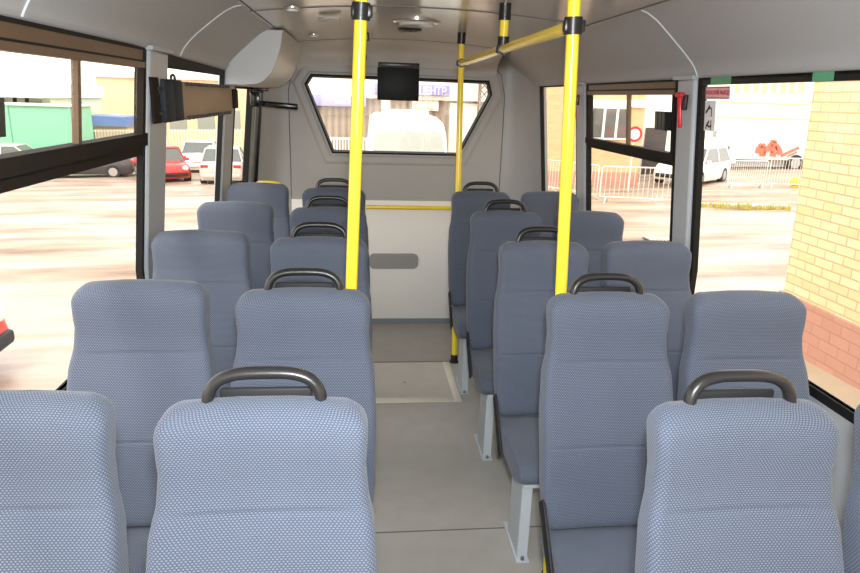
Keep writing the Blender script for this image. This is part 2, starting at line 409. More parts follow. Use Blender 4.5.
struct('trim_10', hex_ring(.01, .085, YR, YR-.007, 0), M['rear'], smooth=0)
w = struct('window_9', hex_ring(-.026, .012, YR+.03, YR-.012, 0), M['rubber'], smooth=0)
MB().prism([(x, YR+.03, z) for x, z in HEX], (0, .004, 0)).build('pane', M['glass'], w)
# rounded rear corners
for s, nm in ((-1, 'wall_rear_left_corner'), (1, 'wall_rear_right_corner')):
    rings = []
    for z in (-.3, 0, .5, 1.0, 1.4, 1.8, 2.0, 2.15):
        x1, x0 = wx(s, z, .0), (XL if s < 0 else XR)
        r = []
        for k in range(9):
            a = k/8*PI/2; r.append((x0+(x1-x0)*math.sin(a), 5.0+(YR-5.0)*math.cos(a), z))
        rings.append(r)
    mb = MB(); mb.loft(rings, (0, 0), closed=False); struct(nm, mb, M['rear'], smooth=60)
    x0 = XL if s < 0 else XR
    struct('trim_11' if s < 0 else 'trim_12', MB().tube([(x0, YR-.001, z) for z in (.86, 1.3, 1.7)]+[(x0-s*.04, YR-.002, 1.86), (x0-s*.1, YR-.004, 1.93)], .0035, 6), M['dark_seam'])
mb = MB().box2((XL, YR-.012, ZL+.045), (XR, YR+.06, ZW0), .004); low = struct('wall_rear_lower', mb, M['cream'])
mb = MB().box2((XL, YR-.02, ZL), (XR, YR+.05, ZL+.045)); struct('baseboard_rear', mb, M['kick'])
mb = MB().box2((XL, YR-.012, ZW0-.002), (XR, YR, ZW0+.006)); struct('trim_13', mb, M['rear'])
# recessed grip plate on the white panel
rp = []
for k in range(32):
    a = 2*PI*k/32; cx, cz = .268, .350; w_, h_, r = .205, .066, .045
    x = math.copysign(w_-r, math.cos(a)) + r*math.cos(a); z = math.copysign(h_-r, math.sin(a)) + r*math.sin(a); rp.append((cx+x, YR-.012, cz+z))
o = MB().prism(rp, (0, -.008, 0)).build('grip_plate', M['recess']); tag(o, 'grey rounded plate in the middle of the cream white rear panel', 'plate')
# floor hatch with aluminium edging
t = thing('floor_hatch', 'beige floor hatch edged with ribbed aluminium strips at the step', 'hatch', (.05, 3.65, 0))
MB().box2((-.42, 3.41, 0), (.53, 3.925, .003)).build('cover_plate', M['hatch'], t)
e = MB().box2((.53, 3.345, 0), (.575, 3.925, .006), .002); e.build('edge_strip', M['alu'], t)
MB().box2((-.42, 3.345, 0), (.53, 3.41, .006), .002).build('edge_strip', M['alu'], t)
MB().cyl((.262, 3.62, .003), (.262, 3.62, .0045), .009, 12).build('lock', M['bolt'], t)
o = MB().box2((-.2, 4.02, ZL), (.36, 4.10, ZL+.012), .004).build('door_threshold', M['alu']); tag(o, 'pale metal threshold strip on the lower landing floor', 'threshold')
o['kind'] = 'structure'; o.name = 'trim_14'

# ------------------------------------------------------------------ seats
HWP = [(.435, .188), (.60, .198), (.78, .201), (.88, .197), (.965, .183), (1.005, .1795), (1.05, .182), (1.085, .1835), (1.13, .1835)]
def half_width(z):
    for (a, p), (b, q) in zip(HWP, HWP[1:]):
        if z <= b: k = max(0, (z-a)/(b-a)); k = k*k*(3-2*k); return p+(q-p)*k
    return HWP[-1][1]
def back_ring(z, top=1.117, bot=.438):
    t = (z-bot)/(top-bot)
    # half width: shoulders, waist, hips
    hwid = half_width(z)
    front = .044 + .020*math.exp(-((t-.42)/.22)**2) + .010*math.exp(-((t-.93)/.10)**2) - .008*math.exp(-((t-.78)/.09)**2)
    yc = .004 - .165*(1-t)
    return t, hwid, front, .034, yc
def rsection(h, yf, yb, rf, rb):               # a rounded rectangle, seen from above, counter-clockwise from the rear left
    rf, rb = min(rf, h*.9, (yb-yf)*.48), min(rb, h*.9, (yb-yf)*.48); o = []
    def arc(cx, cy, r, a0):
        for k in range(6): a = a0 + PI/2*k/5; o.append((cx+r*math.cos(a), cy+r*math.sin(a)))
    arc(-h+rf, yf+rf, rf, PI); 
    for k in range(1, 9): o.append((-h+rf+(2*h-2*rf)*k/9, yf))
    arc(h-rf, yf+rf, rf, -PI/2); arc(h-rb, yb-rb, rb, 0)
    for k in range(1, 3): o.append((h-rb-(2*h-2*rb)*k/3, yb))
    arc(-h+rb, yb-rb, rb, PI/2)
    return o
def make_backrest(root):
    top, bot = 1.117, .438
    zs = [bot + (top-bot)*i/24 for i in range(1, 22)] + [bot, bot+.004, bot+.012] + [1.117-d for d in (.060, .048, .038, .030, .022, .016, .011, .007, .0035, .001, 0)]
    for zg in (0.695, .935): zs += [zg-.011, zg-.006, zg, zg+.006, zg+.011]
    zs = sorted(set(zs)); rings = []
    for z in zs:
        t, hwid, fr, bk, yc = back_ring(z)
        rt = .046
        if z > top-rt: k = (z-(top-rt))/rt; hwid -= rt*(1-math.sqrt(max(0, 1-k*k)))*.95
        rd = .036
        if z > top-rd: k = (z-(top-rd))/rd; sh = 1-(1-math.sqrt(max(0, 1-k*k)))*.93; fr *= sh; bk *= sh
        rb = .03
        if z < bot+rb: k = ((bot+rb)-z)/rb; sh = 1-(1-math.sqrt(max(0, 1-k*k*.95)))*.8; fr *= sh; bk *= sh; hwid -= .014*k*k
        g_ = .006 if min(abs(z-0.695), abs(z-.935)) < .001 else 0
        ring = []
        for x, y in rsection(hwid, -fr, bk, .024, .026):
            if y < -fr*.5:
                w_ = max(0., 1-abs(x/hwid)**4)
                y += .008*math.cos(x/hwid*PI/2) + g_*w_
            zz = z + (.012*(1-(x/.19)**2)*((z-1.03)/.087) if z > 1.03 else 0)
            ring.append((x, yc+y, zz))
        rings.append(ring)
    n = len(rings[0]); ref = rings[10]; per = [0]; zz = [0]
    for j in range(n): per.append(per[-1] + (Vector(ref[(j+1) % n])-Vector(ref[j])).length)
    for i in range(1, len(zs)): zz.append(zz[-1] + (Vector(rings[i][10])-Vector(rings[i-1][10])).length)
    mb = MB(); mb.loft(rings, uv=lambda i, j: (per[j], zz[i]))
    for f in mb.bm.faces:
        if len(f.verts) > 4:
            for l in f.loops: l[mb.uv].uv = (l.vert.co.x, l.vert.co.y)
    return mb.build('backrest', M['fabric'], root, smooth=180, world=False)
def make_cushion(root):
    # side profile (y, z) swept across x with rounded sides
    prof = [(-.59, .398), (-.588, .412), (-.578, .428), (-.555, .441), (-.52, .449), (-.44, .448), (-.35, .442), (-.25, .437), (-.17, .438), (-.15, .43), (-.148, .40), (-.15, .362), (-.17, .350), (-.30, .346), (-.45, .346), (-.50, .347), (-.525, .354), (-.56, .372), (-.583, .388)]
    cy, cz = -.375, .398; rings = []; xs = []
    W = .187
    for k in range(0, 7): a = k/6*PI/2; xs.append((-W+.035*(1-math.sin(a)), 1-.12*(1-math.sin(a))**1 - .0))
    seq = []
    for k in range(7): a = k/6*PI/2; seq.append((-W+.032*(1-math.sin(a)), 1-math.cos(a)))
    seq = [(-W+.030*(1-math.cos(k/5*PI/2)), 1-.10*(1-math.sin(k/5*PI/2))) for k in range(6)]
    mid = [(-W+.03+(2*W-.06)*i/6, 1.) for i in range(1, 6)]
    allx = seq + mid + [(-x, s) for x, s in reversed(seq)]
    for x, s_ in allx:
        ring = []
        for y, z in prof:
            zz = cz+(z-cz)*(1-(1-s_)*2.2); yy = cy+(y-cy)*(1-(1-s_)*.6)
            if z > .425: zz -= .006*math.cos(x/W*PI/2)
            ring.append((x, yy, zz))
        rings.append(ring)
    pl = [0]
    for i in range(1, len(prof)+1): pl.append(pl[-1]+math.hypot(prof[i % len(prof)][0]-prof[i-1][0], prof[i % len(prof)][1]-prof[i-1][1]))
    mb = MB(); mb.loft(rings, uv=lambda i, j: (allx[i][0], pl[j]))
    for f in mb.bm.faces:
        if len(f.verts) > 4:
            for l in f.loops: l[mb.uv].uv = (l.vert.co.y, l.vert.co.z)
    return mb.build('cushion', M['fabric'], root, smooth=60, world=False)
def make_shell(root, handle):
    rings = []
    for z in (.50, .56, .70, .85, .98, 1.05, 1.085, 1.105):
        t, hwid, fr, bk, yc = back_ring(z); h = hwid-.012
        if z > 1.05: h -= .05*((z-1.05)/.055)**2
        y0 = yc+bk-.014; y1 = y0+.018
        rings.append([(-h, y0, z), (-h+.015, y1, z), (h-.015, y1, z), (h, y0, z)])
    mb = MB(); mb.loft(rings)
    if handle:                                       # raised tongue behind the grip
        mb.box((0, .028, 1.112), (.165, .012, .052), .005)
    return mb.build('back_shell', M['shell'], root, smooth=50, world=False)
def make_handle(root):
    pts = []
    R, hh, z0 = .104, .072, 1.102
    ex = .55
    for k in range(25):
        a = PI - PI*k/24; ca, sa = math.cos(a), math.sin(a)
        pts.append((R*math.copysign(abs(ca)**.62, ca), .004+.010*sa, z0 + hh*abs(sa)**.62))
    mb = MB(); mb.tube([(pts[0][0]-.003, pts[0][1], z0-.025)]+pts+[(pts[-1][0]+.003, pts[-1][1], z0-.025)], .0115, 12, ry=.014)
    return mb.build('grab_handle', M['black'], root, smooth=180, world=False)
def make_seat(kind, side, wf=1.):
    """aisle seats carry the grip and the pedestal; window seats a bracket to the wall. side: +1 the wall is towards +x"""
    root = thing('bus_seat', 'x', 'seat'); ch = []
    ch += [make_cushion(root), make_backrest(root), make_shell(root, kind == 'aisle')]
    for sx in (-1, 1): ch.append(MB().bar((sx*.193, -.31, .345), (sx*.193, -.15, .52), .010, .050, .004).build('recliner_bracket', M['shell'], root, world=False))
    px = -.125*side; lo, hi = sorted((px-.02*side, .2*side))
    if kind == 'window': lo, hi = sorted((-.16*side, .224*side))
    mb = MB()
    for y in (-.49, -.24): mb.box2((lo, y-.014, .314), (hi, y+.014, .345), .004)
    for x in (-.11, .13): mb.box2((x-.012, -.49, .318), (x+.012, -.24, .342), .003)
    ch.append(mb.build('seat_frame', M['steel'], root, world=False))
    if kind == 'aisle':
        ch.append(make_handle(root))
        px = -.125*side
        mb = MB()
        mb.box2((px-.018*side, -.490, .006), (px+.018*side, -.485, .32)).box2((px-.020*side, -.488, .006), (px-.016*side, -.33, .32)).box2((px-.018*side, -.335, .006), (px-.006*side, -.33, .32))
        p = mb.build('pedestal', M['steel'], root, world=False); ch.append(p)
        b1 = MB().box2((px-.028, -.515, 0), (px+.022, -.27, .007), .002).build('foot_plate', M['steel'], p, world=False)
        b2 = MB().cyl((px-.003, -.503, .006), (px-.003, -.503, .017), .008, 6).build('bolt', M['bolt'], p, world=False)
        kids[p.name] = [b1, b2]; kids[b1.name] = []; kids[b2.name] = []
    else:
        sx = side
        mb = MB().box2((sx*.219, -.53, .26), (sx*.226, -.20, .36), .002); ch.append(mb.build('wall_bracket', M['steel'], root, world=False))
    for c in ch[1:3]:
        for v in c.data.vertices: v.co.x *= wf
    for c in ch: kids.setdefault(c.name, [])
    kids[root.name] = ch
    return root
P = .72
protos = {}
words_ = ['nearest to the camera', 'second from the camera', 'third from the camera', 'fourth from the camera', 'last before the rear landing']
cols = [('LL', -.622, 1.130, 'window', -1, 'blue-grey patterned seat without a handle against the left windows, '),
        ('L', -.167, 1.130, 'aisle', -1, 'blue-grey patterned seat with black grab handle, left of the aisle, '),
        ('R', .733, 1.075, 'aisle', 1, 'blue-grey patterned seat with black grab handle, right of the aisle, '),
        ('RR', 1.170, 1.075, 'window', 1, 'blue-grey patterned seat without a handle against the right windows, ')]
for nm, x, y0, kind, side, lab in cols:
    for i in range(5):
        if i == 0: o = make_seat(kind, side, 1.045 if nm == 'L' else 1.); protos[nm] = o
        else: o = copy_tree(protos[nm])
        o.location = (x-(.012 if i == 0 and nm in ('L', 'LL') else 0), y0+P*i-(.012 if nm == 'L' else 0), (.014 if i == 0 else .020) if nm == 'LL' else .004 if nm == 'RR' else 0)
        o['label'] = lab + words_[i]; o['group'] = 'bus seats in two double columns'

# ------------------------------------------------------------------ hand rails
def flange(root, p, name='ceiling_cup'):
    p = Vector(p); MB().cyl(p-Vector((0, 0, .065)), p, .025, 16).build(name, M['black'], root, smooth=40)
def clamp(root, p, along):
    p = Vector(p); a = Vector(along).normalized()
    mb = MB().cyl(p-a*.023, p+a*.023, .0255, 16); mb.box(p+Vector((.022, .0, 0)), (.022, .03, .034), .006); mb.box(p-Vector((.020, .0, 0)), (.016, .03, .034), .006)
    mb.build('clamp', M['black'], root, smooth=40)
def rail_set(label, near, zb, far, drop_y):
    t = thing('hand_rail', label, 'hand rail', (near[0][0], near[0][1], 0))
    n0, n1 = Vector(near[0]), Vector(near[1]); f0, f1 = Vector(far[0]), Vector(far[1])
    r = .0183
    MB().tube([n0, n1], r, 16).build('pole', M['yellow'], t, smooth=60)
    MB().tube([f0, f1], r, 16).build('pole', M['yellow'], t, smooth=60)
    def on(p, q, z): return p + (q-p)*((z-p.z)/(q.z-p.z))
    a, b = on(n0, n1, zb), on(f0, f1, zb)
    MB().tube([a, b], r, 16).build('crossbar', M['yellow'], t, smooth=60)
    d0 = a+(b-a)*((drop_y-a.y)/(b.y-a.y)); d1 = Vector((d0.x, drop_y, arch(d0.x-CX)))
    MB().tube([d0, d1], r, 16).build('drop_pole', M['yellow'], t, smooth=60)
    clamp(t, a, n1-n0); clamp(t, b-Vector((0, 0, .0)), (0, 1, 0)); clamp(t, d0, (0, 1, 0))
    MB().cyl(d0, d0+Vector((0, 0, .05)), .0245, 16).build('socket', M['black'], t, smooth=40)
    flange(t, n1); flange(t, d1); flange(t, f1)
    for p, q in ((n0, n1), (f0, f1)):
        mb = MB().tube([p, p+(q-p).normalized()*.05], .0235, 16); mb.cyl(p, p+Vector((0, 0, .008)), .032, 20); mb.build('foot_cup', M['black'], t, smooth=40)
    return t
rail_set('yellow hand rail of two poles and a ceiling bar, right of the aisle', [(.668, 1.885, 0), (.580, 1.892, 2.036)], 1.876, [(.609, 3.935, 0), (.592, 4.09, 2.050)], 2.85)
rail_set('yellow hand rail of two poles and a ceiling bar, left of the aisle', [(-.072, 1.945, 0), (.003, 1.94, 2.052)], 1.894, [(-.055, 3.935, 0), (.0, 4.19, 2.052)], 2.74)
t = thing('grab_bar', 'yellow horizontal grab bar across the cream rear panel', 'grab bar', (.28, YR, .82))
MB().tube([(-.42, YR-.075, .812), (.98, YR-.075, .812)], .016, 14).build('tube', M['yellow'], t, smooth=60)
for x in (-.40, .96):
    MB().cyl((x, YR-.075, .812), (x, YR-.012, .812), .013, 12).build('bracket', M['yellow'], t, smooth=40)
t = thing('barrier_rail', 'yellow barrier rail tip behind the last window-side seat by the rear door', 'rail', (-.60, 4.22, 0))
MB().tube([(-.50, 4.20, 0), (-.50, 4.22, 1.02), (-.505, 4.22, 1.08), (-.53, 4.22, 1.114), (-.57, 4.22, 1.119), (-.64, 4.22, 1.119), (-.68, 4.22, 1.10), (-.70, 4.22, 1.06), (-.70, 4.20, 0)], .016, 12).build('tube', M['yellow'], t, smooth=60)
for x in (-.50, -.70):
    mb = MB().cyl((x, 4.20, ZL), (x, 4.20, .02), .022, 14); mb.build('foot_cup', M['black'], t, smooth=40)

# ------------------------------------------------------------------ rear door, its gear cover and shaft
door = MB(); frame_ring(door, -1, 4.29, 5.02, -.2, 1.74, .05, .0, .04); d = struct('door_1', door, M['rubber'])
b = MB(); wslab(b, -1, 4.34, 4.97, -.15, .35, .015, .03); b.build('lower_panel', M['wall'], d)
b = MB(); wslab(b, -1, 4.34, 4.97, .35, 1.69, .018, .022); b.build('pane', M['glass'], d)
b = MB(); wslab(b, -1, 4.25, 5.05, 1.74, TOP, .0, .04); b.build('door_header', M['rubber'], d)
prof = [(-1.050, 1.705), (-.96, 1.705), (-.88, 1.712), (-.83, 1.735), (-.79, 1.775), (-.757, 1.84), (-.732, 1.92), (-.718, 2.0), (-.716, 2.012), (-1.020, 2.012)]
mb = MB(); ring0 = [(CX+u, 3.95, z) for u, z in prof]
rings = [[(CX+u*1.0, y, z) for u, z in prof] for y in (3.95, 3.97, 5.0)]
c = Vector((CX-.9, 3.95, 1.87)); 
rings.insert(0, [tuple(Vector(p)*.97+Vector((c.x, c.y, c.z))*.03 - Vector((0, .012, 0))) for p in ring0])
mb.loft(rings); o = mb.build('door_gear_cover', M['cover'], smooth=50); tag(o, 'pale grey moulded cover over the rear door gear, below the ceiling', 'cover')
t = thing('door_shaft', 'black vertical door shaft with a side arm by the rear door', 'door shaft', (-.76, 4.94, ZL))
def sx(z): return wx(-1, z, -.055)
MB().tube([(sx(ZL), 4.93, ZL), (sx(1.0), 4.93, 1.0), (sx(1.68), 4.93, 1.68)], .025, 14).build('shaft', M['gloss_black'], t, smooth=60)
MB().tube([(sx(1.62), 4.93, 1.62), (sx(1.68), 4.93, 1.68), (sx(1.685), 4.93, 1.69)], .028, 14).build('collar', M['gloss_black'], t, smooth=60)
MB().box((sx(1.69), 4.93, 1.69), (.12, .09, .02), .006).build('bearing_plate', M['gloss_black'], t)
MB().bar((sx(1.59), 4.92, 1.595), (-.455, 4.92, 1.578), .030, .042, .010).build('arm', M['gloss_black'], t)
MB().box((sx(1.60)-.0, 4.85, 1.625), (.07, .16, .10), .01).build('lever_block', M['gloss_black'], t)

# ------------------------------------------------------------------ route board in the window
t = thing('route_board', 'brown display board with toothed edges across the window beside the rear door', 'display board', (-.74, 3.3, 1.62))
BX = -.752
def bz(y): return 1.0
b = MB().box2((BX-.03, 2.94, 1.555), (BX, 4.03, 1.700), .004); bd = b.build('board', M['board'], t)
for k in range(14):
    y = 3.0+.92*k/13
    for z in (1.556, 1.697): MB().box((BX-.008, y, z), (.036, .024, .016)).build('vent_tooth', M['ink'], bd)
MB().box2((BX-.034, 2.67, 1.548), (BX+.006, 2.795, 1.710), .006).build('end_cap', M['board_dark'], t)
MB().box2((BX-.034, 2.805, 1.548), (BX+.004, 2.935, 1.710), .006).build('end_cap', M['board_dark'], t)
MB().box2((BX-.014, 2.545, 1.548), (BX-.004, 2.635, 1.714), .003).build('mount_plate', M['bronze'], t)
for z in (1.585, 1.675): MB().cyl((BX-.008, 2.61, z), (BX-.008, 2.675, z), .008, 8).build('mount_bolt', M['ink'], t)
MB().tube([(BX-.01, 2.82, 1.705), (BX-.01, 2.825, 1.724), (BX-.01, 2.85, 1.730), (BX-.01, 2.875, 1.724), (BX-.01, 2.88, 1.705)], .005, 8).build('cable_loop', M['ink'], t)
MB().box2((BX-.03, 4.035, 1.575), (BX+.005, 4.20, 1.685), .006).build('junction_box', M['bronze'], t)

# ------------------------------------------------------------------ monitor, ceiling lamps and the like
t = thing('video_monitor', 'black square monitor hanging in front of the rear window', 'monitor', (.262, 4.9, 1.78))
MB().box2((.112, 4.885, 1.645), (.412, 4.935, 1.872), .006).build('screen_housing', M['screen'], t)
MB().box2((.116, 4.878, 1.876), (.412, 4.94, 1.905), .005).build('hinge_rail', M['black'], t)
MB().box2((.21, 4.92, 1.80), (.31, 5.275, 1.86), .004).build('bracket', M['black'], t)
t = thing('ceiling_lamp', 'round ceiling lamp with a satin rim before the rear window', 'lamp', (.29, 3.70, 2.06))
def disc(c, r, h, sc=1.): return MB().loft([[(c[0]+math.cos(2*PI*k/32)*rr, c[1]+math.sin(2*PI*k/32)*rr*sc, c[2]-hh) for k in range(32)] for rr, hh in ((r, 0), (r, h*.5), (r*.93, h), (r*.8, h), (.001, h*1.1))], (1, 1))
disc((.29, 3.70, 2.062), .128, .014).build('rim', M['chrome'], t, smooth=50)
disc((.29, 3.70, 2.05), .095, .014).build('lens', M['lens'], t, smooth=50)
t = thing('ceiling_speaker', 'black oval vent in the ceiling behind the round lamp', 'vent', (.285, 4.13, 2.06))
disc((.285, 4.13, 2.062), .072, .012).build('grille', M['black'], t, smooth=50)
for k in (-1, 0, 1): MB().box((.285+k*.035, 4.08, 2.052), (.02, .012, .014), .003).build('clip', M['black'], t)
o = disc((-.155, 3.47, 2.033), .058, .010).build('ceiling_vent', M['cove'], smooth=50); tag(o, 'small grey oval vent in the ceiling above the left poles', 'vent')
t = thing('spot_lamp', 'tiny bright spot lamp at the back of the ceiling near the left cove', 'lamp', (-.295, 4.33, 2.02)); disc((-.295, 4.33, 2.026), .032, .010).build('rim', M['chrome'], t, smooth=50); disc((-.295, 4.33, 2.016), .02, .006).build('lens', M['head'], t, smooth=50)
t = thing('spot_lamp', 'small bright spot lamp on the ceiling at its front edge, left of the poles', 'lamp', (-.295, 3.03, 2.02)); disc((-.295, 3.03, 2.025), .036, .012).build('rim', M['chrome'], t, smooth=50); disc((-.295, 3.03, 2.014), .024, .006).build('lens', M['head'], t, smooth=50)

# ------------------------------------------------------------------ emergency hammers and stickers
def hammer(y, label):
    t = thing('emergency_hammer', label, 'hammer', (wx(1, 1.66, -.045), y, 1.66), group=None)
    X = wx(1, 1.66, -.055)
    MB().bar((wx(1, 1.585, -.05), y, 1.585), (wx(1, 1.715, -.05), y+.014, 1.715), .014, .018, .006).build('handle', M['red'], t)
    MB().box((wx(1, 1.715, -.05), y+.012, 1.715), (.02, .055, .02), .006).build('head', M['red'], t)
    MB().box((wx(1, 1.67, -.040), y-.012, 1.685), (.014, .028, .06), .004).build('holder', M['black'], t)
hammer(2.625, 'red emergency hammer on the pillar between the big window and the sliding window')
hammer(3.99, 'red emergency hammer on the pillar behind the yellow pole')
def on_wall(y, z, d=-.001): return Vector((wx(1, z, d), y, z))
PS = []
t = thing('warning_sticker', 'pink window sticker with two words in red capitals', 'sticker', on_wall(2.44, 1.705)); g = .005
b = MB(); wslab(b, 1, 2.358, 2.532, 1.700, 1.746, g, g+.002); b.build('backing', M['pink'], t)
TXT = Matrix((Vector((0, -1, 0)), Vector((-.1, 0, 1)).normalized(), Vector((-1, 0, -.1)).normalized())).transposed()
def text(body, pos, size, R, m, parent, name='lettering', sx=1.):
    cu = bpy.data.curves.new(name, 'FONT'); cu.body = body; cu.size = size; cu.extrude = .0006; cu.align_x = 'CENTER'; cu.align_y = 'CENTER'; cu.materials.append(m)
    cu.offset = size*.012
    tmp = bpy.data.objects.new('tmp_text', cu); C.objects.link(tmp); dg = bpy.context.evaluated_depsgraph_get()
    me = bpy.data.meshes.new_from_object(tmp.evaluated_get(dg)); bpy.data.objects.remove(tmp); bpy.data.curves.remove(cu)
    o = bpy.data.objects.new(name, me); C.objects.link(o); o.parent = parent
    if not me.materials: me.materials.append(m)
    o.matrix_local = Matrix.Translation(Vector(pos)-parent.location) @ R.to_4x4() @ Matrix.Diagonal((sx, 1, 1, 1)); return o
text('ЗАПАСНОЙ ВЫХОД', on_wall(2.445, 1.723, g-.002), .021, TXT, M['red_ink'], t, sx=.86)
b = MB()
for z0, z1 in ((1.703, 1.706), (1.740, 1.743)): wslab(b, 1, 2.362, 2.528, z0, z1, g-.001, g)
b.build('border', M['red_ink'], t)
t = thing('pictogram_sticker', 'white window sticker with two black figures, one above the other', 'sticker', on_wall(2.49, 1.63))
b = MB(); wslab(b, 1, 2.452, 2.532, 1.580, 1.694, g, g+.002); b.build('backing', M['paper'], t)
b = MB()
def stroke(b, pts, w):
    for (y0, z0), (y1, z1) in zip(pts, pts[1:]):
        b.bar(on_wall(y0, z0, g-.0015), on_wall(y1, z1, g-.0015), .001, w)
stroke(b, [(2.522, 1.648), (2.508, 1.658), (2.494, 1.676)], .010); stroke(b, [(2.51, 1.66), (2.484, 1.668)], .006); stroke(b, [(2.478, 1.668), (2.478, 1.634)], .003)
b.build('figure', M['ink'], t)
b = MB(); stroke(b, [(2.518, 1.588), (2.510, 1.602), (2.492, 1.618)], .008); stroke(b, [(2.512, 1.604), (2.492, 1.596), (2.474, 1.600)], .007); stroke(b, [(2.478, 1.622), (2.478, 1.584)], .003)
b.build('figure', M['ink'], t)

# ------------------------------------------------------------------ outside: ground
qs = [(-90, -40), (110, -40), (110, 110), (-90, 110)]
mb = MB(); mb.hexa([(x, y, ground_z(x, y)-.3) for x, y in qs] + [(x, y, ground_z(x, y)) for x, y in qs])
struct('ground', mb, M['asphalt'], smooth=0)

# cars: +x is the nose, origin on the ground
def car(label, loc, rz, paint, L=3.9, W=1.68, H=1.43, shape='hatch', name='car', scale=1.):
    t = thing(name, label, 'car', loc, rz)
    h = L/2; w = W/2
    if shape == 'hatch': hood, ws, rf0, rf1, rs, tr = .58, .50, .18, -.78, -.97, None
    elif shape == 'mini': hood, ws, rf0, rf1, rs = .50, .42, .22, -.80, -.96
    else: hood, ws, rf0, rf1, rs = .52, .44, .12, -.42, -.66
    belt = .62*H; hood_z = .60*H
    # body: sections along x
    secs = [(-1.0, .30, .56*H, .80), (-.985, .22, .60*H, .92), (-.9, .19, (.645 if shape == 'sedan' else .65)*H, .97), (-.5, .18, belt, 1.0), (0, .18, belt, 1.0), (.45, .18, hood_z, .99), (.80, .19, hood_z*.93, .95), (.95, .22, hood_z*.82, .88), (1.0, .30, hood_z*.62, .74)]
    rings = []
    for x, z0, z1, ww in secs:
        x *= h; ww *= w; r = .09
        rings.append([(x, -ww+.05, z0), (x, -ww, z0+.10), (x, -ww, (z0+z1)/2), (x, -ww+.02, z1-.10), (x, -ww+.10, z1-.01), (x, 0, z1+.015), (x, ww-.10, z1-.01), (x, ww-.02, z1-.10), (x, ww, (z0+z1)/2), (x, ww, z0+.10), (x, ww-.05, z0)])
    MB().loft(rings).build('body', paint, t, world=False, smooth=50)
    # cabin glass block and roof
    def ring(x, zz, ww, k=.0): return (x*h, ww*w, zz)
    zb, zt = belt-.03, H-.05
    g = MB(); g.hexa([(rs*h, -w*.93, zb), (ws*h, -w*.93, zb), (ws*h, w*.93, zb), (rs*h, w*.93, zb), (rf1*h, -w*.74, zt), (rf0*h, -w*.74, zt), (rf0*h, w*.74, zt), (rf1*h, w*.74, zt)])
    gl = g.build('cabin_glass', M['car_glass'], t, world=False, smooth=0)
    r = MB(); r.loft([[(rf1*h-.04, -w*.75, zt-.02), (rf0*h+.05, -w*.75, zt-.02), (rf0*h+.05, w*.75, zt-.02), (rf1*h-.04, w*.75, zt-.02)], [(rf1*h, -w*.72, H-.015), (rf0*h, -w*.72, H-.015), (rf0*h, w*.72, H-.015), (rf1*h, w*.72, H-.015)], [(rf1*h+.15, -w*.55, H), (rf0*h-.15, -w*.55, H), (rf0*h-.15, w*.55, H), (rf1*h+.15, w*.55, H)]])
    r.build('roof', paint if shape != 'mini2' else M['white'], t, world=False, smooth=50)
    p = MB()
    for s in (-1, 1):
        p.bar((ws*h, s*w*.93, zb), (rf0*h, s*w*.75, zt), .05, .06); p.bar((rs*h, s*w*.93, zb), (rf1*h, s*w*.75, zt), .05, .09)
        xm = (rf0+rf1)/2*h; p.bar((xm, s*w*.935, zb), (xm, s*w*.755, zt), .07, .03)
    p.build('roof_pillars', paint, t, world=False)
    R = .30
    for x in (.62*h, -.62*h):
        for s in (-1, 1):
            wl = MB().tube([(x, s*(w-.20), R), (x, s*(w-.02), R), (x, s*(w+.005), R)], R, 22).build('wheel', M['tyre'], t, world=False, smooth=40)
            MB().tube([(x, s*(w-.01), R), (x, s*(w+.012), R)], R*.62, 16).build('rim', M['rim'], wl, world=True, smooth=40) if False else None
            rim = MB().tube([(x, s*(w-.01), R), (x, s*(w+.014), R)], R*.62, 16).build('rim', M['rim'], wl, world=False, smooth=40)
    for s in (-1, 1):
        MB().ball((h*.955, s*w*.66, hood_z*.74), .11, (.7, 1.2, 1.0)).build('headlamp', M['head'], t, world=False, smooth=180)
        MB().box((-h*.985, s*w*.72, .54*H), (.08, .30, .13), .03).build('tail_lamp', M['tail'], t, world=False)
    MB().box((-h*1.0, 0, .28*H), (.12, W*.86, .16), .05).build('rear_bumper', M['shell'] if shape != 'sedan' else paint, t, world=False)
    MB().box((h*.99, 0, .27*H), (.14, W*.76, .16), .05).build('front_bumper', M['shell'] if shape != 'sedan' else paint, t, world=False)
    MB().box((-h*1.03, 0, .45*H), (.012, .52, .11)).build('number_plate', M['white'], t, world=False)
    for s in (-1, 1): MB().box((ws*h*.85, s*(w+.07), belt+.03), (.10, .16, .11), .03).build('mirror', paint, t, world=False)
    return t
def gp(px, Y):
    x = (at(px, 180, Y)).x; return (x, Y, ground_z(x, Y))
def parked(px, py, push): p = on_ground(px, py); d = Vector((p.x, p.y, 0)).normalized()*push; x, y = p.x+d.x, p.y+d.y; return (x, y, ground_z(x, y))
car('small red car with round white headlamps parked facing the bus', parked(163, 181, .9), math.radians(-62), M['red_car'], 3.7, 1.7, 1.42, 'mini')
car('dark grey car parked left of the small red one', parked(87, 178, .9), math.radians(188), M['dark_car'], 4.2, 1.72, 1.42, 'sedan')
car('pale beige sedan with red tail lamps parked tail towards the bus', parked(226, 184, 2.1), math.radians(97), M['cream_car'], 4.3, 1.72, 1.42, 'sedan')
car('white sedan parked beyond the small red and the beige car', parked(203, 172, 1.6), math.radians(97), M['white'], 4.3, 1.72, 1.5, 'sedan')
car('silver car in front of the green container, mostly hidden by the window rail', parked(18, 174, .3), math.radians(4), M['silver'], 4.2, 1.72, 1.40, 'sedan')
p = on_ground(4, 402); car('red car standing close by, only its nose in view', (p.x-2.36, p.y+.3, ground_z(p.x-2.3, p.y+.3)), math.radians(2), M['red_car'], 4.0, 1.7, 1.42, 'hatch')
car('white car beyond the barriers, its flank and wheel showing past the black window edge', parked(690, 186, 1.4), math.radians(222), M['white'], 4.1, 1.7, 1.45, 'hatch')

